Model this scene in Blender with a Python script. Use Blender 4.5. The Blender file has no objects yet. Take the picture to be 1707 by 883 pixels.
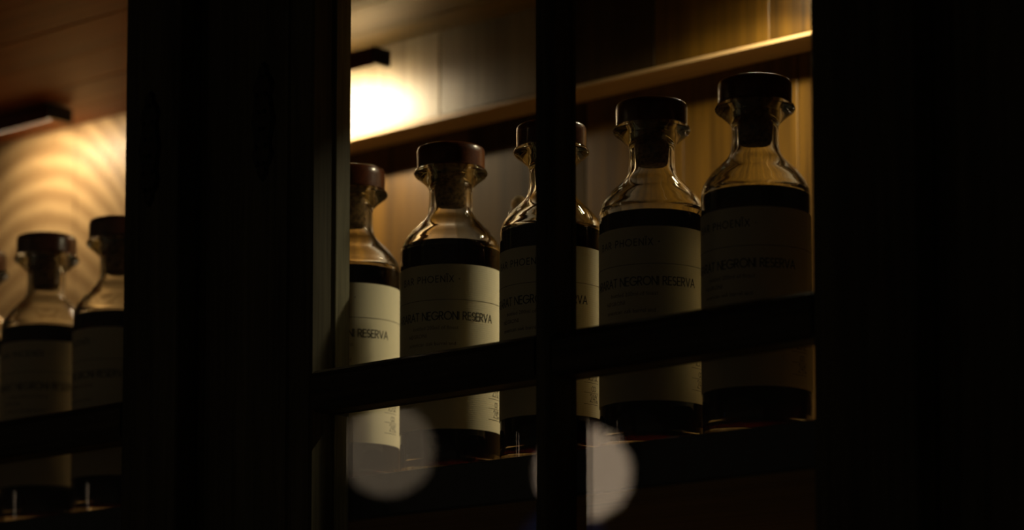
import bpy, bmesh, math, random
from mathutils import Vector, Matrix

S = bpy.context.scene
COL = S.collection
rnd = random.Random(7)

# ------------------------------------------------------------------ camera
CAM = Vector((1.2133, -1.3094, -0.2384))
YAW, TILT = math.radians(48.363), math.radians(5.7)
v = Vector((-math.cos(YAW), math.sin(YAW), 0))
r = Vector((math.sin(YAW), math.cos(YAW), 0))
F = v * math.cos(TILT) + Vector((0, 0, math.sin(TILT)))
U = -v * math.sin(TILT) + Vector((0, 0, math.cos(TILT)))
cd = bpy.data.cameras.new('camera')
cam = bpy.data.objects.new('camera', cd)
COL.objects.link(cam)
m = Matrix((r, U, -F)).transposed().to_4x4()
m.translation = CAM
cam.matrix_world = m
cd.sensor_width = 36
cd.lens = 36 * 5040 / 1707
cd.shift_y = (976 - 441.5) / 1707
cd.clip_start = 0.05
cd.dof.use_dof = True
cd.dof.focus_distance = 1.735
cd.dof.aperture_fstop = 5.6
S.camera = cam

# ------------------------------------------------------------------ world, exposure
w = bpy.data.worlds.new('dark_room')
S.world = w
w.use_nodes = True
w.node_tree.nodes['Background'].inputs[0].default_value = (1.0, 0.82, 0.55, 1)
w.node_tree.nodes['Background'].inputs[1].default_value = 0.008
S.view_settings.view_transform = 'Standard'
S.view_settings.look = 'None'
S.view_settings.gamma = 1
S.view_settings.use_curve_mapping = False
S.view_settings.exposure = 0.0
S.cycles.sample_clamp_indirect = 4.0
S.cycles.max_bounces = 16
S.cycles.transmission_bounces = 14
S.cycles.transparent_max_bounces = 16
S.cycles.use_denoising = True

# ------------------------------------------------------------------ lamps of the cabinet (light only; housings further down)
# x, y, z, tilt direction, power, spread, colour
LAMPS = [
    dict(x=-0.615, y=0.168, top=0.362, aim=(0.0, 0.75, -1), power=0.21, spread=165, col=(1.0, 0.76, 0.48), hx=0.047, hy=0.012, lit=0.08, lens=3),
    dict(x=-0.310, y=0.172, top=0.344, aim=(0.0, 1.3, -1), power=0.55, spread=135, col=(1.0, 0.82, 0.55), hx=0.084, hy=0.008, lit=0.055, lens=26),
    dict(x=0.115, y=0.166, top=0.343, aim=(-0.42, 0.10, -1), power=1.0, spread=122, col=(1.0, 0.86, 0.55), hx=0.034, hy=0.009, lit=0.045, lens=60),
]
for L in LAMPS:
    ld = bpy.data.lights.new('cabinet_lamp_light', 'AREA')
    ld.shape = 'RECTANGLE'
    ld.size, ld.size_y = L['lit'], 0.007
    ld.energy = L['power']
    ld.color = L['col']
    ld.spread = math.radians(L['spread'])
    lo = bpy.data.objects.new('cabinet_lamp_light', ld)
    COL.objects.link(lo)
    lo.location = (L['x'], L['y'], L['top'] - 0.0055)
    zz = -Vector(L['aim']).normalized()
    yy_ = zz.cross(Vector((1, 0, 0))).normalized()
    mm = Matrix((yy_.cross(zz), yy_, zz)).transposed().to_4x4()
    mm.translation = lo.location
    lo.matrix_world = mm


# ------------------------------------------------------------------ helpers
def obj(name, bm, mat, parent=None, smooth=False):
    me = bpy.data.meshes.new(name)
    bmesh.ops.recalc_face_normals(bm, faces=bm.faces)
    bm.to_mesh(me)
    bm.free()
    if smooth:
        for p in me.polygons:
            p.use_smooth = True
        me.set_sharp_from_angle(angle=math.radians(38))
    if mat:
        me.materials.append(mat)
    o = bpy.data.objects.new(name, me)
    COL.objects.link(o)
    if parent:
        o.parent = parent
    return o


def thing(name, label, cat, loc=(0, 0, 0), rz=0, group=None):
    o = bpy.data.objects.new(name, None)
    o.empty_display_size = 0.02
    COL.objects.link(o)
    o.location = loc
    o.rotation_euler = (0, 0, rz)
    o['label'] = label
    o['category'] = cat
    if group:
        o['group'] = group
    return o


def box(bm, x0, x1, y0, y1, z0, z1, bev=0.0):
    t = bmesh.ops.create_cube(bm, size=1)
    for q in t['verts']:
        q.co = Vector(((x0 + x1) / 2 + q.co.x * (x1 - x0), (y0 + y1) / 2 + q.co.y * (y1 - y0), (z0 + z1) / 2 + q.co.z * (z1 - z0)))
    if bev:
        es = list({e for q in t['verts'] for e in q.link_edges})
        bmesh.ops.bevel(bm, geom=es, offset=bev, segments=2, affect='EDGES', profile=0.5)
    return bm


def boxo(name, mat, parent, x0, x1, y0, y1, z0, z1, bev=0.0):
    return obj(name, box(bmesh.new(), x0, x1, y0, y1, z0, z1, bev), mat, parent)


def prism(pts, z0, z1, axis='Z'):
    """extrude a closed 2D outline: axis Z -> pts are (x,y); axis X -> pts are (y,z) swept in x"""
    bm = bmesh.new()
    def P(p, h):
        return (p[0], p[1], h) if axis == 'Z' else (h, p[0], p[1])
    a = [bm.verts.new(P(p, z0)) for p in pts]
    b = [bm.verts.new(P(p, z1)) for p in pts]
    n = len(pts)
    for i in range(n):
        bm.faces.new((a[i], a[(i + 1) % n], b[(i + 1) % n], b[i]))
    bm.faces.new(a[::-1])
    bm.faces.new(b)
    return bm


def lathe(prof, n=64, bm=None, closed=False):
    bm = bm or bmesh.new()
    rings = []
    for (rr, z) in prof:
        if rr < 1e-6:
            rings.append([bm.verts.new((0, 0, z))])
        else:
            rings.append([bm.verts.new((rr * math.cos(2 * math.pi * k / n), rr * math.sin(2 * math.pi * k / n), z)) for k in range(n)])
    prs = list(zip(rings, rings[1:]))
    if closed:
        prs.append((rings[-1], rings[0]))
    for A, B in prs:
        for k in range(n):
            k2 = (k + 1) % n
            if len(A) == 1 and len(B) == 1:
                continue
            if len(A) == 1:
                bm.faces.new((A[0], B[k], B[k2]))
            elif len(B) == 1:
                bm.faces.new((A[k], A[k2], B[0]))
            else:
                bm.faces.new((A[k], A[k2], B[k2], B[k]))
    return bm


def smooth_profile(pts, sub=3):
    out = []
    n = len(pts)
    for i in range(n - 1):
        p0, p1, p2, p3 = pts[max(i - 1, 0)], pts[i], pts[i + 1], pts[min(i + 2, n - 1)]
        for s in range(sub):
            t = s / sub
            def cr(a, b, c, d):
                return 0.5 * (2 * b + (c - a) * t + (2 * a - 5 * b + 4 * c - d) * t * t + (3 * b - a - 3 * c + d) * t ** 3)
            out.append((max(cr(p0[0], p1[0], p2[0], p3[0]), 0), cr(p0[1], p1[1], p2[1], p3[1])))
    out.append(pts[-1])
    return out


# ------------------------------------------------------------------ materials
def mat(name):
    M = bpy.data.materials.new(name)
    M.use_nodes = True
    nt = M.node_tree
    nt.nodes.clear()
    out = nt.nodes.new('ShaderNodeOutputMaterial')
    return M, nt, out


def N(nt, t, **kw):
    n = nt.nodes.new(t)
    for k, val in kw.items():
        if k in n.inputs.keys():
            n.inputs[k].default_value = val
        else:
            setattr(n, k, val)
    return n


def wood(name, dark, light, axis='Z', rough=0.45, scale=1.0, coat=0.0, figure=0.0, spec=0.5):
    M, nt, out = mat(name)
    L = nt.links.new
    tc = N(nt, 'ShaderNodeTexCoord')
    oi = N(nt, 'ShaderNodeObjectInfo')
    off = N(nt, 'ShaderNodeVectorMath', operation='SCALE')
    cmb = N(nt, 'ShaderNodeCombineXYZ')
    for k in range(3):
        L(oi.outputs['Random'], cmb.inputs[k])
    L(cmb.outputs[0], off.inputs[0])
    off.inputs['Scale'].default_value = 3.7
    add = N(nt, 'ShaderNodeVectorMath', operation='ADD')
    L(tc.outputs['Object'], add.inputs[0])
    L(off.outputs[0], add.inputs[1])
    mp = N(nt, 'ShaderNodeMapping')
    sc = {'Z': (60, 60, 5), 'X': (5, 60, 60)}[axis]
    mp.inputs['Scale'].default_value = [c * scale for c in sc]
    L(add.outputs[0], mp.inputs[0])
    n1 = N(nt, 'ShaderNodeTexNoise')
    n1.inputs['Scale'].default_value = 1.0
    n1.inputs['Detail'].default_value = 6
    n1.inputs['Roughness'].default_value = 0.6
    n1.inputs['Distortion'].default_value = 0.6
    L(mp.outputs[0], n1.inputs[0])
    mp2 = N(nt, 'ShaderNodeMapping')
    sc2 = {'Z': (420, 420, 14), 'X': (14, 420, 420)}[axis]
    mp2.inputs['Scale'].default_value = [c * scale for c in sc2]
    L(add.outputs[0], mp2.inputs[0])
    n2 = N(nt, 'ShaderNodeTexNoise')
    n2.inputs['Scale'].default_value = 1.0
    n2.inputs['Detail'].default_value = 3
    L(mp2.outputs[0], n2.inputs[0])
    mix = N(nt, 'ShaderNodeMix')
    mix.inputs[0].default_value = 0.38
    L(n1.outputs[0], mix.inputs[2])
    L(n2.outputs[0], mix.inputs[3])
    fac = mix.outputs[0]
    if figure:
        # cathedral figure: arches around x = -0.655, bent by noise
        sx = N(nt, 'ShaderNodeSeparateXYZ')
        L(tc.outputs['Object'], sx.inputs[0])
        a1 = N(nt, 'ShaderNodeMath', operation='ADD')
        a1.inputs[1].default_value = 0.655
        L(sx.outputs['X'], a1.inputs[0])
        a2 = N(nt, 'ShaderNodeMath', operation='MULTIPLY')
        L(a1.outputs[0], a2.inputs[0])
        L(a1.outputs[0], a2.inputs[1])
        a3 = N(nt, 'ShaderNodeMath', operation='MULTIPLY_ADD')
        a3.inputs[1].default_value = 6.0
        L(a2.outputs[0], a3.inputs[0])
        L(sx.outputs['Z'], a3.inputs[2])
        cb = N(nt, 'ShaderNodeCombineXYZ')
        L(a3.outputs[0], cb.inputs[0])
        L(sx.outputs['X'], cb.inputs[1])
        wv = N(nt, 'ShaderNodeTexWave', wave_type='BANDS', bands_direction='X')
        wv.inputs['Scale'].default_value = 16.0
        wv.inputs['Distortion'].default_value = 2.2
        wv.inputs['Detail'].default_value = 2
        wv.inputs['Detail Scale'].default_value = 1.2
        L(cb.outputs[0], wv.inputs[0])
        mx = N(nt, 'ShaderNodeMix')
        mx.inputs[0].default_value = figure
        L(fac, mx.inputs[2])
        L(wv.outputs['Fac'], mx.inputs[3])
        fac = mx.outputs[0]
    rp = N(nt, 'ShaderNodeValToRGB')
    rp.color_ramp.elements[0].position = 0.36
    rp.color_ramp.elements[1].position = 0.66
    rp.color_ramp.elements[0].color = (*dark, 1)
    rp.color_ramp.elements[1].color = (*light, 1)
    L(fac, rp.inputs[0])
    b = N(nt, 'ShaderNodeBsdfPrincipled')
    L(rp.outputs[0], b.inputs['Base Color'])
    b.inputs['Roughness'].default_value = rough
    b.inputs['Coat Weight'].default_value = coat
    b.inputs['Coat Roughness'].default_value = 0.12
    b.inputs['Specular IOR Level'].default_value = spec
    bp = N(nt, 'ShaderNodeBump')
    bp.inputs['Strength'].default_value = 0.35
    bp.inputs['Distance'].default_value = 0.0006
    L(fac, bp.inputs['Height'])
    L(bp.outputs[0], b.inputs['Normal'])
    L(b.outputs[0], out.inputs[0])
    return M


def plain(name, col, rough=0.5, metal=0.0, noise=0.0, nscale=200, spec=0.5):
    M, nt, out = mat(name)
    b = N(nt, 'ShaderNodeBsdfPrincipled')
    b.inputs['Roughness'].default_value = rough
    b.inputs['Metallic'].default_value = metal
    b.inputs['Specular IOR Level'].default_value = spec
    b.inputs['Base Color'].default_value = (*col, 1)
    if noise:
        tc = N(nt, 'ShaderNodeTexCoord')
        n = N(nt, 'ShaderNodeTexNoise')
        n.inputs['Scale'].default_value = nscale
        n.inputs['Detail'].default_value = 4
        nt.links.new(tc.outputs['Object'], n.inputs[0])
        rp = N(nt, 'ShaderNodeValToRGB')
        rp.color_ramp.elements[0].position = 0.35
        rp.color_ramp.elements[1].position = 0.65
        rp.color_ramp.elements[0].color = (*[c * (1 - noise) for c in col], 1)
        rp.color_ramp.elements[1].color = (*[min(c * (1 + noise), 1) for c in col], 1)
        nt.links.new(n.outputs[0], rp.inputs[0])
        nt.links.new(rp.outputs[0], b.inputs['Base Color'])
        bp = N(nt, 'ShaderNodeBump')
        bp.inputs['Strength'].default_value = 0.2
        bp.inputs['Distance'].default_value = 0.0004
        nt.links.new(n.outputs[0], bp.inputs['Height'])
        nt.links.new(bp.outputs[0], b.inputs['Normal'])
    nt.links.new(b.outputs[0], out.inputs[0])
    return M


def emit(name, col, strength):
    M, nt, out = mat(name)
    e = N(nt, 'ShaderNodeEmission')
    e.inputs[0].default_value = (*col, 1)
    e.inputs[1].default_value = strength
    nt.links.new(e.outputs[0], out.inputs[0])
    return M


def glass(name, col=(1, 1, 1), ior=1.5, rough=0.0):
    M, nt, out = mat(name)
    g = N(nt, 'ShaderNodeBsdfGlass')
    g.inputs['Color'].default_value = (*col, 1)
    g.inputs['IOR'].default_value = ior
    g.inputs['Roughness'].default_value = rough
    nt.links.new(g.outputs[0], out.inputs[0])
    return M


def pane_glass(name):
    # window glass: both faces reflect by Fresnel (1.5 from either side), the rest goes straight through
    M, nt, out = mat(name)
    L = nt.links.new
    geo = N(nt, 'ShaderNodeNewGeometry')
    mr = N(nt, 'ShaderNodeMapRange')
    mr.inputs[3].default_value = 1.5
    mr.inputs[4].default_value = 1 / 1.5
    L(geo.outputs['Backfacing'], mr.inputs[0])
    fr = N(nt, 'ShaderNodeFresnel')
    L(mr.outputs[0], fr.inputs['IOR'])
    t = N(nt, 'ShaderNodeBsdfTransparent')
    t.inputs[0].default_value = (0.985, 0.99, 0.98, 1)
    g = N(nt, 'ShaderNodeBsdfGlossy')
    g.inputs['Roughness'].default_value = 0.0
    mx = N(nt, 'ShaderNodeMixShader')
    L(fr.outputs[0], mx.inputs[0])
    L(t.outputs[0], mx.inputs[1])
    L(g.outputs[0], mx.inputs[2])
    L(mx.outputs[0], out.inputs[0])
    return M


def paper(name, col):
    M, nt, out = mat(name)
    L = nt.links.new
    tc = N(nt, 'ShaderNodeTexCoord')
    wv = N(nt, 'ShaderNodeTexWave', wave_type='BANDS', bands_direction='Z')
    wv.inputs['Scale'].default_value = 260
    wv.inputs['Distortion'].default_value = 1.5
    L(tc.outputs['Object'], wv.inputs[0])
    n = N(nt, 'ShaderNodeTexNoise')
    n.inputs['Scale'].default_value = 900
    L(tc.outputs['Object'], n.inputs[0])
    mx = N(nt, 'ShaderNodeMix')
    mx.inputs[0].default_value = 0.5
    L(wv.outputs['Fac'], mx.inputs[2])
    L(n.outputs[0], mx.inputs[3])
    bp = N(nt, 'ShaderNodeBump')
    bp.inputs['Strength'].default_value = 0.3
    bp.inputs['Distance'].default_value = 0.0001
    L(mx.outputs[0], bp.inputs['Height'])
    b = N(nt, 'ShaderNodeBsdfPrincipled')
    b.inputs['Base Color'].default_value = (*col, 1)
    b.inputs['Roughness'].default_value = 0.8
    b.inputs['Specular IOR Level'].default_value = 0.2
    L(bp.outputs[0], b.inputs['Normal'])
    L(b.outputs[0], out.inputs[0])
    return M


M_DOOR = wood('dark_door_oak', (0.050, 0.043, 0.024), (0.15, 0.13, 0.080), 'Z', 0.55, 0.8, spec=0.25)
M_BEAD = wood('lit_bead_oak', (0.10, 0.09, 0.045), (0.36, 0.33, 0.20), 'Z', 0.5, 1.0)  # paler than the door oak: lamp light on this strip put into the colour
M_RAIL = wood('dark_rail_oak', (0.040, 0.032, 0.018), (0.11, 0.09, 0.054), 'X', 0.55, 0.8, spec=0.25)
M_BACK = wood('amber_back_oak', (0.022, 0.0095, 0.0008), (0.125, 0.060, 0.0055), 'Z', 0.4, 0.45, coat=0.2)
M_BACK_GREY = wood('lit_greyed_back_oak', (0.22, 0.165, 0.095), (0.42, 0.33, 0.20), 'Z', 0.45, 0.45)  # pale grey wood, lightened further to paint the lamp's hot patch
M_BACK_FADE = wood('fading_light_back_oak', (0.13, 0.095, 0.05), (0.26, 0.20, 0.115), 'Z', 0.45, 0.45)  # middle step: lamp light fading sideways, put into the colour
M_BACK_DIM = wood('brown_shade_back_oak', (0.020, 0.011, 0.0025), (0.060, 0.035, 0.010), 'Z', 0.55, 0.45, spec=0.12)  # brown wood low down; as upper board, painted shade away from the lamp
M_VENEER = wood('figured_pale_veneer', (0.36, 0.23, 0.105), (0.54, 0.37, 0.18), 'Z', 0.4, 0.3, figure=0.5)
M_LEDGE = wood('pale_ledge_oak', (0.32, 0.20, 0.09), (0.50, 0.33, 0.16), 'X', 0.45, 0.6)
M_CEIL = wood('varnished_ceiling_oak', (0.11, 0.068, 0.008), (0.21, 0.130, 0.018), 'X', 0.42, 0.4, coat=0.15)
M_CEIL_RED = wood('varnished_red_ceiling_oak', (0.19, 0.048, 0.003), (0.32, 0.088, 0.005), 'X', 0.5, 0.4, spec=0.25)
M_SHELF = wood('shelf_oak', (0.22, 0.12, 0.028), (0.38, 0.22, 0.060), 'X', 0.5, 0.5)
M_UNDER = wood('lit_underside_oak', (0.40, 0.23, 0.055), (0.62, 0.38, 0.11), 'X', 0.5, 0.5)  # brightened copy of the shelf oak, standing in for light from below
M_EDGE = plain('dark_shelf_edging', (0.010, 0.015, 0.021), 0.5, noise=0.3, nscale=120)
M_BLACK = plain('black_metal', (0.012, 0.011, 0.010), 0.45, noise=0.2)
M_HOUSING = plain('reddish_brown_housing', (0.10, 0.028, 0.010), 0.4, noise=0.2)
M_BRONZE = plain('dark_bronze', (0.030, 0.024, 0.014), 0.5, metal=0.6, noise=0.4, nscale=300)
M_PANE = pane_glass('door_glass')
M_GLASS = glass('clear_bottle_glass', (0.985, 0.985, 0.965), 1.48)
M_LIQ = glass('dark_red_liquor', (0.05, 0.004, 0.001), 1.36)
M_PAPER = paper('cream_laid_paper', (0.72, 0.67, 0.50))
M_INK = plain('black_print', (0.012, 0.011, 0.010), 0.6)
M_INK_SMALL = plain('brown_fine_print', (0.16, 0.11, 0.065), 0.7)
M_CORK = plain('cork', (0.36, 0.21, 0.085), 0.85, noise=0.55, nscale=420)
M_CAP = wood('stained_cap_wood', (0.07, 0.018, 0.006), (0.19, 0.052, 0.018), 'X', 0.3, 1.5, coat=0.6)

# ------------------------------------------------------------------ cabinet
X0, X1 = -1.16, 0.47          # inner width
YB = 0.22                     # face of the back wall
ZC = 0.364                    # ceiling of the bottle compartment
cab = thing('display_cabinet', 'dark oak display cabinet with glazed doors, lit from inside, holding the bottles', 'cabinet')

# back wall: vertical boards
YL = 0.25                     # the wall behind the bottles lies deeper than the panel above it
edges = [X0, -1.0, -0.85, -0.735, -0.61, -0.43, -0.315, -0.215, -0.105, -0.02, 0.075, 0.165, 0.27, 0.37, X1]
for a, b in zip(edges, edges[1:]):
    if b <= -0.42:
        boxo('back_board', M_VENEER, cab, a + 0.0002, b - 0.0002, YB + rnd.uniform(0, 0.0006), YB + 0.05, -0.34, 0.46, 0.0008)
        continue
    boxo('upper_board', M_BACK_GREY if b < -0.2 else (M_BACK_FADE if b < -0.1 else M_BACK_DIM if b < 0 else M_BACK), cab, a + 0.0002, b - 0.0002, YB + rnd.uniform(0, 0.0006), YL - 0.001, 0.3035, 0.46, 0.0008)  # upper tones darken board by board to paint the lamp's falloff
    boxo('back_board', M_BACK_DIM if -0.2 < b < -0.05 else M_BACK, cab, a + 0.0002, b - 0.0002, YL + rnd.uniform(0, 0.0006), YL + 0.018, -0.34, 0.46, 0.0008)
# the pale strip that closes the panel from below
boxo('bottom_strip', M_LEDGE, cab, -0.43, X1, YB - 0.0005, YL - 0.0005, 0.3005, 0.3033, 0.0006)
# ceiling boards
yy = [-0.0615, -0.02, 0.035, 0.09, 0.14, 0.186, YB]
for j, (a, b) in enumerate(zip(yy, yy[1:])):
    cuts = [X0, -0.80 + 0.07 * (j % 3), -0.30 - 0.02 * (j % 2), -0.20 + 0.05 * ((j * 2) % 5), 0.10 + 0.06 * ((j * 3) % 4), X1]
    for c, d in zip(cuts, cuts[1:]):
        boxo('ceiling_board', M_CEIL_RED if d <= -0.29 else M_CEIL, cab, c + 0.0002, d - 0.0002, a + 0.0002, b - 0.0002, ZC + rnd.uniform(0, 0.0005), ZC + 0.014, 0.0006)
boxo('top_board', M_DOOR, cab, X0, X1, -0.0625, YB, ZC + 0.0146, 0.46)
# the shelf under the bottles and its dark edging
sh = boxo('shelf', M_SHELF, cab, X0, X1, -0.055, YL - 0.032, -0.0235, 0.0, 0.0005)
boxo('lit_underside_panel', M_UNDER, sh, X0, X1, -0.0545, YL - 0.032, -0.0250, -0.0237, 0.0003)  # thin added face that carries the painted underside light
boxo('edging', M_EDGE, sh, X0, X1, -0.0615, -0.0552, -0.0245, 0.0004, 0.001)
boxo('bottom_board', M_SHELF, cab, X0, X1, -0.0615, YL, -0.36, -0.3402)
boxo('side_panel', M_BACK, cab, X1, X1 + 0.02, -0.0625, YL + 0.018, -0.36, 0.46)
boxo('side_panel', M_VENEER, cab, X0 - 0.02, X0, -0.0625, YL + 0.018, -0.36, 0.46)

# face frame posts between and beside the doors
for a, b in ((-0.1302, -0.0882), (-0.663, -0.621), (0.4015, X1 + 0.02), (X0 - 0.02, -1.152)):
    boxo('face_post', M_DOOR, cab, a, b, -0.085, -0.0628, -0.38, 0.48, 0.001)
boxo('face_rail', M_RAIL, cab, X0, X1, -0.085, -0.0628, 0.4415, 0.48)
boxo('face_rail', M_RAIL, cab, X0, X1, -0.085, -0.0628, -0.38, -0.3415)

YF, YR = -0.100, -0.068       # door front and back
ZD0, ZD1 = -0.34, 0.44
ZM0, ZM1 = 0.0345, 0.0585     # middle rail
GY0, GY1 = -0.0840, -0.0812   # glass


def stile(name, parent, x0, x1, side):
    """door upright; side=+1: the panes lie at +x of it, -1: at -x, with a moulded edge there"""
    c = 0.0022
    if side > 0:
        pts = [(x0, YF + 0.001), (x0 + 0.001, YF), (x1 - 0.020, YF), (x1 - 0.019, YF + 0.0015), (x1 - 0.012, YF + 0.0010), (x1 - 0.002, YF + 0.0010), (x1, YF + 0.002), (x1, YR), (x0, YR)]
    else:
        pts = [(x0, YF + 0.003), (x0 + 0.002, YF + 0.001), (x0 + 0.008, YF), (x1 - 0.001, YF), (x1, YF + 0.001), (x1, YR), (x0, YR)]
    return obj(name, prism(pts, ZD0, ZD1), M_DOOR, parent)


def escutcheon(parent, x, z):
    """carved plate with a keyhole, standing proud of the stile"""
    bm = bmesh.new()
    out = []
    hw = [(-0.036, 0.001), (-0.033, 0.004), (-0.030, 0.0035), (-0.026, 0.007), (-0.021, 0.0095), (-0.015, 0.007), (-0.008, 0.0085), (0, 0.0105), (0.008, 0.0085), (0.015, 0.007), (0.021, 0.0095), (0.026, 0.007), (0.030, 0.0035), (0.033, 0.004), (0.036, 0.001)]
    outl = [(x + a, z + h) for h, a in hw] + [(x - a, z + h) for h, a in reversed(hw)]
    fr = [bm.verts.new((x + (p[0] - x) * 0.8, YF - 0.0022, z + (p[1] - z) * 0.93)) for p in outl]
    bk = [bm.verts.new((p[0], YF, p[1])) for p in outl]
    n = len(outl)
    bm.faces.new(fr)
    bm.faces.new(bk[::-1])
    for i in range(n):
        bm.faces.new((fr[i], fr[(i + 1) % n], bk[(i + 1) % n], bk[i]))
    for k in (-1, 1):
        for q in range(6):
            t = bmesh.ops.create_icosphere(bm, subdivisions=1, radius=0.0016)
            for vv in t['verts']:
                vv.co += Vector((x + k * 0.004 * math.sin(q * 1.1 + 0.6), YF - 0.0024, z - 0.026 + q * 0.0104))
    e = obj('escutcheon', bm, M_BRONZE, parent)
    return e


def pane(parent, x0, x1, z0, z1):
    return boxo('glass_pane', M_PANE, parent, x0, x1, GY0, GY1, z0, z1)


def door(x0, x1, flip, esc):
    """a glazed door, four panes; flip mirrors which upright is the broad one"""
    d = bpy.data.objects.new('door', None)
    d.empty_display_size = 0.02
    COL.objects.link(d)
    d.parent = cab
    wl, wr = (0.0688, 0.0635) if not flip else (0.0685, 0.052)
    a, b = x0 + wl, x1 - wr
    stile('stile', d, x0, a, 1)
    stile('stile', d, b, x1, -1)
    boxo('door_rail', M_RAIL, d, a, b, YF, YR, ZD1 - 0.06, ZD1, 0.001)
    boxo('door_rail', M_RAIL, d, a, b, YF, YR, ZD0, ZD0 + 0.06, 0.001)
    mid = (a + b) / 2 + (0.0 if flip else 0.0)
    m0, m1 = mid - 0.0065, mid + 0.0065
    # vertical muntin, rounded nose
    pts = [(m0, -0.0965), (m0 + 0.0015, -0.099), (m0 + 0.004, YF), (m1 - 0.004, YF), (m1 - 0.0015, -0.099), (m1, -0.0965), (m1, -0.0790), (m0, -0.0790)]
    obj('muntin', prism(pts, ZD0 + 0.06, ZD1 - 0.06), M_DOOR, d)
    rp = [(-0.079, ZM0), (-0.0955, ZM0), (-0.0985, ZM0 + 0.002), (-0.0995, ZM0 + 0.005), (-0.0995, ZM1 - 0.005), (-0.0985, ZM1 - 0.002), (-0.0955, ZM1), (-0.079, ZM1)]
    for p, q in ((a, m0), (m1, b)):
        obj('muntin', prism(rp, p, q, 'X'), M_RAIL, d)
        for z0, z1 in ((ZD0 + 0.06, ZM0), (ZM1, ZD1 - 0.06)):
            pane(d, p, q, z0, z1)
    # glazing beads that hold the glass, on the inner side of the uprights
    for z0, z1 in ((ZD0 + 0.06, ZM0), (ZM1, ZD1 - 0.06)):
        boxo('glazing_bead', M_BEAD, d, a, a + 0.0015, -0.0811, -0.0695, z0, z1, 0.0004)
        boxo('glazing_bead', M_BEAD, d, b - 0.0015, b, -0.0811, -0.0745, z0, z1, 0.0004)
    if esc is not None:
        escutcheon(d, esc, 0.2115)
    return d


door(-0.0865, 0.4005, False, -0.058)
door(-0.6195, -0.132, True, -0.158)
door(-1.151, -0.6645, True, None)

# ------------------------------------------------------------------ lamp housings under the cabinet ceiling
LAB = ['reddish-brown lamp housing under the ceiling, left of the door stiles',
       'lamp housing with black end cap beside the white-hot patch of back wall',
       'lamp housing above the frame lighting the bottles from behind on the right']
for L, lab in zip(LAMPS, LAB):
    t = thing('cabinet_lamp', lab, 'lamp', (L['x'], L['y'], ZC), group='lamps along the cabinet ceiling')
    bm = bmesh.new()
    hx, hy = L['hx'], L['hy']
    dz = L['top'] - ZC        # the bar hangs a little under the ceiling on two clips
    box(bm, -hx, hx, -hy, -hy + 0.0012, dz - 0.0125, dz)
    box(bm, -hx, hx, -hy + 0.0012, hy - 0.0012, dz - 0.0018, dz)
    obj('housing', bm, M_HOUSING, t)
    for s in (-1, 1):
        boxo('end_cap', M_BLACK, t, s * hx - 0.0015, s * hx + 0.0015, -hy - 0.0004, hy + 0.0004, dz - 0.0115, dz + 0.0003, 0.0005)
        boxo('clip', M_HOUSING, t, s * hx * 0.5 - 0.003, s * hx * 0.5 + 0.003, -0.0012, 0.0012, dz, 0.0004)
    boxo('lens', emit('lamp_lens', L['col'], L['lens']), t, -hx + 0.004, hx - 0.004, -hy + 0.0016, hy - 0.0016, dz - 0.0042, dz - 0.002)

# ------------------------------------------------------------------ lettering: single-stroke geometric capitals
def arc(cx, cy, rx, ry, a0, a1, n=12):
    return [(cx + rx * math.cos(math.radians(a0 + (a1 - a0) * i / n)), cy + ry * math.sin(math.radians(a0 + (a1 - a0) * i / n))) for i in range(n + 1)]


GL = {
    'A': (0.72, [[(0, 0), (0.36, 1), (0.72, 0)], [(0.13, 0.34), (0.59, 0.34)]]),
    'B': (0.52, [[(0, 0), (0, 1), (0.24, 1)] + arc(0.24, 0.765, 0.22, 0.235, 90, -90, 8) + [(0, 0.53), (0.26, 0.53)] + arc(0.26, 0.265, 0.26, 0.265, 90, -90, 8) + [(0, 0)]]),
    'R': (0.54, [[(0, 0), (0, 1), (0.24, 1)] + arc(0.24, 0.745, 0.26, 0.255, 90, -90, 8) + [(0, 0.49)], [(0.22, 0.49), (0.54, 0)]]),
    'P': (0.50, [[(0, 0), (0, 1), (0.24, 1)] + arc(0.24, 0.735, 0.26, 0.265, 90, -90, 8) + [(0, 0.47)]]),
    'T': (0.54, [[(0, 1), (0.54, 1)], [(0.27, 0), (0.27, 1)]]),
    'N': (0.66, [[(0, 0), (0, 1), (0.66, 0), (0.66, 1)]]),
    'E': (0.44, [[(0.44, 1), (0, 1), (0, 0), (0.44, 0)], [(0, 0.52), (0.41, 0.52)]]),
    'G': (0.94, [arc(0.5, 0.5, 0.5, 0.5, 42, 352, 20) + [(0.94, 0.46), (0.56, 0.46)]]),
    'O': (1.0, [arc(0.5, 0.5, 0.5, 0.5, 0, 360, 24)]),
    'I': (0.0, [[(0, 0), (0, 1)]]),
    'Ï': (0.0, [[(0, 0), (0, 1)], [(-0.12, 1.2), (-0.12, 1.32)], [(0.12, 1.2), (0.12, 1.32)]]),
    'S': (0.46, [arc(0.23, 0.75, 0.21, 0.25, 40, 270, 10) + arc(0.23, 0.25, 0.23, 0.25, 90, -140, 10)]),
    'V': (0.66, [[(0, 1), (0.33, 0), (0.66, 1)]]),
    'H': (0.62, [[(0, 0), (0, 1)], [(0.62, 0), (0.62, 1)], [(0, 0.52), (0.62, 0.52)]]),
    'X': (0.62, [[(0, 0), (0.6, 1)], [(0.62, 0), (0.02, 1)]]),
    '·': (0.0, [[(-0.06, 0.5), (0.06, 0.5)]]),
    ' ': (0.22, []),
}
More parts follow.
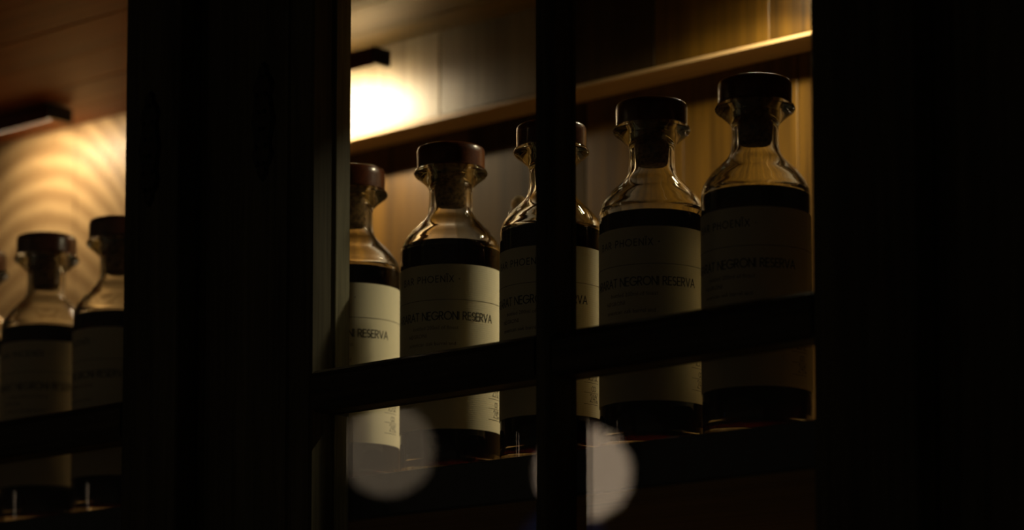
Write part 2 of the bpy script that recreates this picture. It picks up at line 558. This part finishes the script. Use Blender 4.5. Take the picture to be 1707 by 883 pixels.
HAND = {
    '2': (0.6, [[(0.02, 0.75), (0.15, 0.98), (0.4, 1.0), (0.5, 0.8), (0.3, 0.4), (0.0, 0.05), (0.2, 0.12), (0.6, 0.02)]]),
    '5': (0.5, [[(0.5, 1.02), (0.12, 0.98), (0.08, 0.6), (0.35, 0.62), (0.5, 0.35), (0.3, 0.03), (0.0, 0.08)]]),
    '1': (0.3, [[(0.0, 0.7), (0.25, 1.05), (0.2, 0.0)]]),
    '.': (0.15, [[(0.05, 0.02), (0.12, 0.06)]]),
    '0': (0.55, [arc(0.28, 0.4, 0.26, 0.36, 60, 420, 14)]),
    '4': (0.5, [[(0.2, 1.0), (0.0, 0.4), (0.5, 0.45)], [(0.38, 0.8), (0.34, -0.05)]]),
    '%': (0.6, [[(0.55, 1.0), (0.05, 0.0)], arc(0.12, 0.82, 0.12, 0.15, 0, 360, 8), arc(0.5, 0.15, 0.12, 0.15, 0, 360, 8)]),
    ' ': (0.3, []),
}
RT = 0.03042                  # radius on which the print lies


def on_cyl(s, z, rad=RT):
    a = s / RT
    return (rad * math.cos(a), rad * math.sin(a), z)


def stroke(bm, pts, wd):
    for (p, q) in zip(pts, pts[1:]):
        dx, dy = q[0] - p[0], q[1] - p[1]
        l = math.hypot(dx, dy) or 1e-9
        ex, ey = dx / l * wd * 0.45, dy / l * wd * 0.45
        nx, ny = -dy / l * wd / 2, dx / l * wd / 2
        n = max(1, int(l / 0.002))
        prev = None
        for i in range(n + 1):
            t = i / n
            cx = p[0] - ex + (dx + 2 * ex) * t
            cy = p[1] - ey + (dy + 2 * ey) * t
            cur = (bm.verts.new(on_cyl(cx + nx, cy + ny)), bm.verts.new(on_cyl(cx - nx, cy - ny)))
            if prev:
                bm.faces.new((prev[0], prev[1], cur[1], cur[0]))
            prev = cur


def line_width(txt, h, track, G, xs):
    return sum(G[c][0] * h * xs for c in txt) + track * (len(txt) - 1)


def write(bm, txt, s_end, z, h, track, wd, G=GL, xs=1.0):
    """text whose right end lies at arc length s_end, base line at z"""
    s = s_end - line_width(txt, h, track, G, xs)
    for c in txt:
        adv, st = G[c]
        for pl in st:
            stroke(bm, [(s + p[0] * h * xs, z + p[1] * h) for p in pl], wd)
        s += adv * h * xs + track


def small_text(txt, s_end, z, size, bm):
    cu = bpy.data.curves.new('fine_print', 'FONT')
    cu.body = txt
    cu.size = size
    cu.align_x = 'RIGHT'
    cu.resolution_u = 2
    o = bpy.data.objects.new('fine_print', cu)
    COL.objects.link(o)
    dg = bpy.context.evaluated_depsgraph_get()
    me = bpy.data.meshes.new_from_object(o.evaluated_get(dg))
    b2 = bmesh.new()
    b2.from_mesh(me)
    mp = {}
    for q in b2.verts:
        mp[q.index] = bm.verts.new(on_cyl(s_end + q.co.x, z + q.co.y))
    for f in b2.faces:
        try:
            bm.faces.new([mp[q.index] for q in f.verts])
        except ValueError:
            pass
    b2.free()
    bpy.data.meshes.remove(me)
    bpy.data.objects.remove(o)
    bpy.data.curves.remove(cu)


D = math.radians(1) * RT      # arc length of a degree


def lettering_mesh():
    bm = bmesh.new()
    write(bm, 'ARARAT NEGRONI RESERVA', 0, 0.0938, 0.0046, 0.00082, 0.00060, xs=0.90)
    write(bm, 'BAR PHOENÏX ·', -43 * D, 0.1162, 0.0037, 0.0014, 0.00050)
    stroke(bm, [(-150 * D, 0.1057), (38 * D, 0.1057)], 0.00026)
    return bm


def handwriting_mesh():
    bm = bmesh.new()
    stroke(bm, [(-150 * D, 0.0585), (38 * D, 0.0585)], 0.00026)
    # handwritten figures
    s = 18 * D
    write(bm, '25.12', s, 0.0500, 0.0047, 0.00028, 0.00032, HAND, 0.72)
    stroke(bm, [(-4.5 * D, 0.0487), (s + 0.0003, 0.0487)], 0.00022)
    write(bm, '00', s - 0.0018, 0.0437, 0.0040, -0.0002, 0.00032, HAND, 1.0)
    stroke(bm, [(-4.5 * D, 0.0429), (s + 0.0003, 0.0429)], 0.00022)
    write(bm, '24%', s - 0.0004, 0.0374, 0.0047, 0.0003, 0.00032, HAND, 0.8)
    stroke(bm, [(-4.5 * D, 0.0362), (s + 0.0003, 0.0362)], 0.00022)
    return bm


def fine_mesh():
    bm = bmesh.new()
    small_text('bottled 200ml of finest', -44 * D, 0.0880, 0.0032, bm)
    small_text('NEGRONI', -80 * D, 0.0834, 0.0032, bm)
    small_text('american oak barrel and', -46.5 * D, 0.0785, 0.0032, bm)
    return bm


# ------------------------------------------------------------------ bottles
OUT = [(0.0, 0.0012), (0.018, 0.0009), (0.0255, 0.0), (0.0285, 0.0008), (0.0298, 0.003), (0.0300, 0.007), (0.0300, 0.070), (0.0300, 0.134), (0.0300, 0.1390), (0.02955, 0.1425), (0.0281, 0.1462), (0.0240, 0.1518), (0.0194, 0.1564), (0.0156, 0.1602), (0.0137, 0.1642), (0.0131, 0.1690), (0.0130, 0.1745), (0.0131, 0.1782), (0.0144, 0.1804), (0.0180, 0.1838), (0.0212, 0.1862), (0.0222, 0.1880), (0.0215, 0.1897)]
INN = [(0.0104, 0.1899), (0.0103, 0.1885), (0.0102, 0.1760), (0.0103, 0.1690), (0.0111, 0.1640), (0.0133, 0.1588), (0.0172, 0.1545), (0.0218, 0.1500), (0.0256, 0.1448), (0.0270, 0.1405), (0.0273, 0.1360), (0.0273, 0.070), (0.0273, 0.0170), (0.0262, 0.0138), (0.0225, 0.0122), (0.0120, 0.0116), (0.0, 0.0114)]


def glass_mesh():
    return lathe(smooth_profile(OUT, 3) + smooth_profile(INN, 3), 72)


def liquid_mesh(level):
    base = [(0.0, 0.0110), (0.0120, 0.0112), (0.0226, 0.0118), (0.0264, 0.0135), (0.0276, 0.0170), (0.0276, 0.070), (0.0276, 0.1345)]
    if level > 0.137:
        base += [(0.0273, min(level, 0.1405) - 0.0004)]
    if level > 0.141:
        base += [(0.0262, level - 0.0005)]
    rr = base[-1][0]
    return lathe(base + [(rr - 0.0004, level + 0.0002), (rr - 0.0018, level - 0.0004), (0.010, level - 0.0005), (0.0, level - 0.0005)], 64)


ME = {}


def make_bottle(name, label, loc, rz, level, src=None):
    t = thing(name, label, 'bottle', loc, rz, 'liquor bottles in a row on the shelf')
    def part(nm, build, mt, parent, key=None, smooth=True):
        key = key or nm
        if key not in ME:
            o = obj(nm, build(), mt, parent, smooth)
            ME[key] = o
            return o
        o = ME[key].copy()
        COL.objects.link(o)
        o.parent = parent
        return o
    part('glass_body', glass_mesh, M_GLASS, t)
    part('liquid', lambda: liquid_mesh(level), M_LIQ, t, 'liquid%.4f' % level)
    lb = part('label', lambda: lathe([(0.03012, 0.0290), (0.03034, 0.0290), (0.03034, 0.1270), (0.03012, 0.1270)], 96, closed=True), M_PAPER, t)
    part('lettering', lettering_mesh, M_INK, lb, smooth=False)
    part('handwriting', handwriting_mesh, M_INK, lb, smooth=False)
    part('fine_print', fine_mesh, M_INK_SMALL, lb, smooth=False)
    part('cork', lambda: lathe([(0, 0.1672), (0.0070, 0.1672), (0.0086, 0.1682), (0.0092, 0.1700), (0.0100, 0.1800), (0.0100, 0.1904), (0, 0.1904)], 48), M_CORK, t)
    part('cap', lambda: lathe([(0, 0.1900), (0.0198, 0.1900), (0.0204, 0.1906), (0.0205, 0.1990), (0.0204, 0.2018), (0.0197, 0.2032), (0.0183, 0.2039), (0, 0.2041)], 72), M_CAP, t)
    return t


# x along the shelf, turn of the printed name, fill level, label
BOTTLES = [
    (-0.0835, 47, 0.1390, 'bottle of dark liquor half hidden by the lit edge of the door stile'),
    (0.0000, 53, 0.1428, 'bottle of dark liquor fully seen in the middle pane, left of the muntin'),
    (0.0800, 42, 0.1412, 'bottle of dark liquor standing right behind the vertical muntin'),
    (0.1554, 50, 0.1372, 'bottle of dark liquor just right of the muntin, second largest in view'),
    (0.2285, 43, 0.1392, 'rightmost and tallest-looking bottle of dark liquor, against the right door stile'),
    (-0.1580, 48, 0.1390, 'unseen bottle of dark liquor added behind the broad stile of the middle door'),  # unseen, fills the row; added to keep lamp light off the left labels
    (-0.2320, 48, 0.1390, 'unseen bottle of dark liquor added behind the dark post between the two doors'),  # likewise unseen, added to shade the labels further left
    (-0.3010, 12, 0.1385, 'blurred bottle cut off by the right edge of the left door pane'),
    (-0.3765, 48, 0.1385, 'blurred bottle in the left door pane, seen whole between two cut-off ones'),
    (-0.4520, 45, 0.1385, 'blurred bottle cut off by the left border of the photo'),
]
for x, ph, lv, lab in BOTTLES:
    face = math.atan2(CAM.y, CAM.x - x)
    make_bottle('liquor_bottle', lab, (x, 0, 0.0004), face + math.radians(ph), lv)

# a small glass decanter standing behind the row
dec = thing('glass_decanter', 'small clear glass decanter standing behind the gap left of the muntin', 'decanter', (-0.038, 0.105, 0.0004))
dec.scale = (0.85, 0.85, 0.925)
prof = smooth_profile([(0, 0.001), (0.024, 0.0), (0.028, 0.003), (0.030, 0.02), (0.030, 0.13), (0.0285, 0.155), (0.0225, 0.1685), (0.012, 0.178), (0.0052, 0.184), (0.0045, 0.190), (0.0070, 0.1955), (0.0085, 0.1995), (0.0070, 0.2035)], 3)
prof += smooth_profile([(0.0058, 0.2035), (0.0055, 0.1985), (0.0032, 0.192), (0.0036, 0.184), (0.010, 0.1755), (0.0205, 0.166), (0.0262, 0.153), (0.0276, 0.13), (0.0276, 0.02), (0.024, 0.008), (0, 0.007)], 3)
obj('glass_body', lathe(prof, 64), M_GLASS, dec, True)
bm = bmesh.new()
bmesh.ops.create_uvsphere(bm, u_segments=32, v_segments=16, radius=0.0062)
for q in bm.verts:
    q.co.z += 0.2085
obj('stopper', bm, M_GLASS, dec, True)

# ------------------------------------------------------------------ lamps of the bar room behind the camera, seen mirrored in the glass
GLOBES = [
    ((-1.1636, -1.6623, 0.2671), 0.0575, (1.0, 0.74, 0.50), 2.7, 'white globe pendant mirrored as the pale disc beside the muntin foot'),
    ((-1.3422, -1.4997, 0.2956), 0.0560, (1.0, 0.76, 0.50), 0.65, 'dim globe pendant mirrored as the fainter disc at the lower left'),
    ((-1.4650, -1.9750, 0.2200), 0.0600, (0.10, 0.25, 0.75), 0.14, 'blue globe pendant mirrored faintly below the pale disc'),
]
ZR = 1.15
for loc, rad, colr, st, lab in GLOBES:
    t = thing('globe_pendant', lab, 'lamp', loc, group='globe pendants of the bar room')
    bm = bmesh.new()
    bmesh.ops.create_uvsphere(bm, u_segments=40, v_segments=20, radius=rad)
    obj('globe', bm, emit('lit_globe_glass', colr, st), t, True)
    obj('socket', lathe([(0, rad - 0.003), (0.016, rad - 0.003), (0.018, rad + 0.004), (0.014, rad + 0.03), (0.004, rad + 0.036), (0, rad + 0.036)], 24), M_BLACK, t, True)
    obj('cord', lathe([(0, rad + 0.036), (0.0025, rad + 0.036), (0.0025, ZR - loc[2]), (0, ZR - loc[2])], 8), M_BLACK, t, True)
c = obj('ceiling', box(bmesh.new(), -3, 2, -3.2, 0.24, ZR, ZR + 0.03), plain('dark_room_ceiling', (0.05, 0.04, 0.03), 0.8))
c['kind'] = 'structure'
wb = obj('wall_back', box(bmesh.new(), -3, 2, 0.275, 0.30, -1.3, ZR), plain('dark_room_wall', (0.05, 0.04, 0.03), 0.85))
wb['kind'] = 'structure'
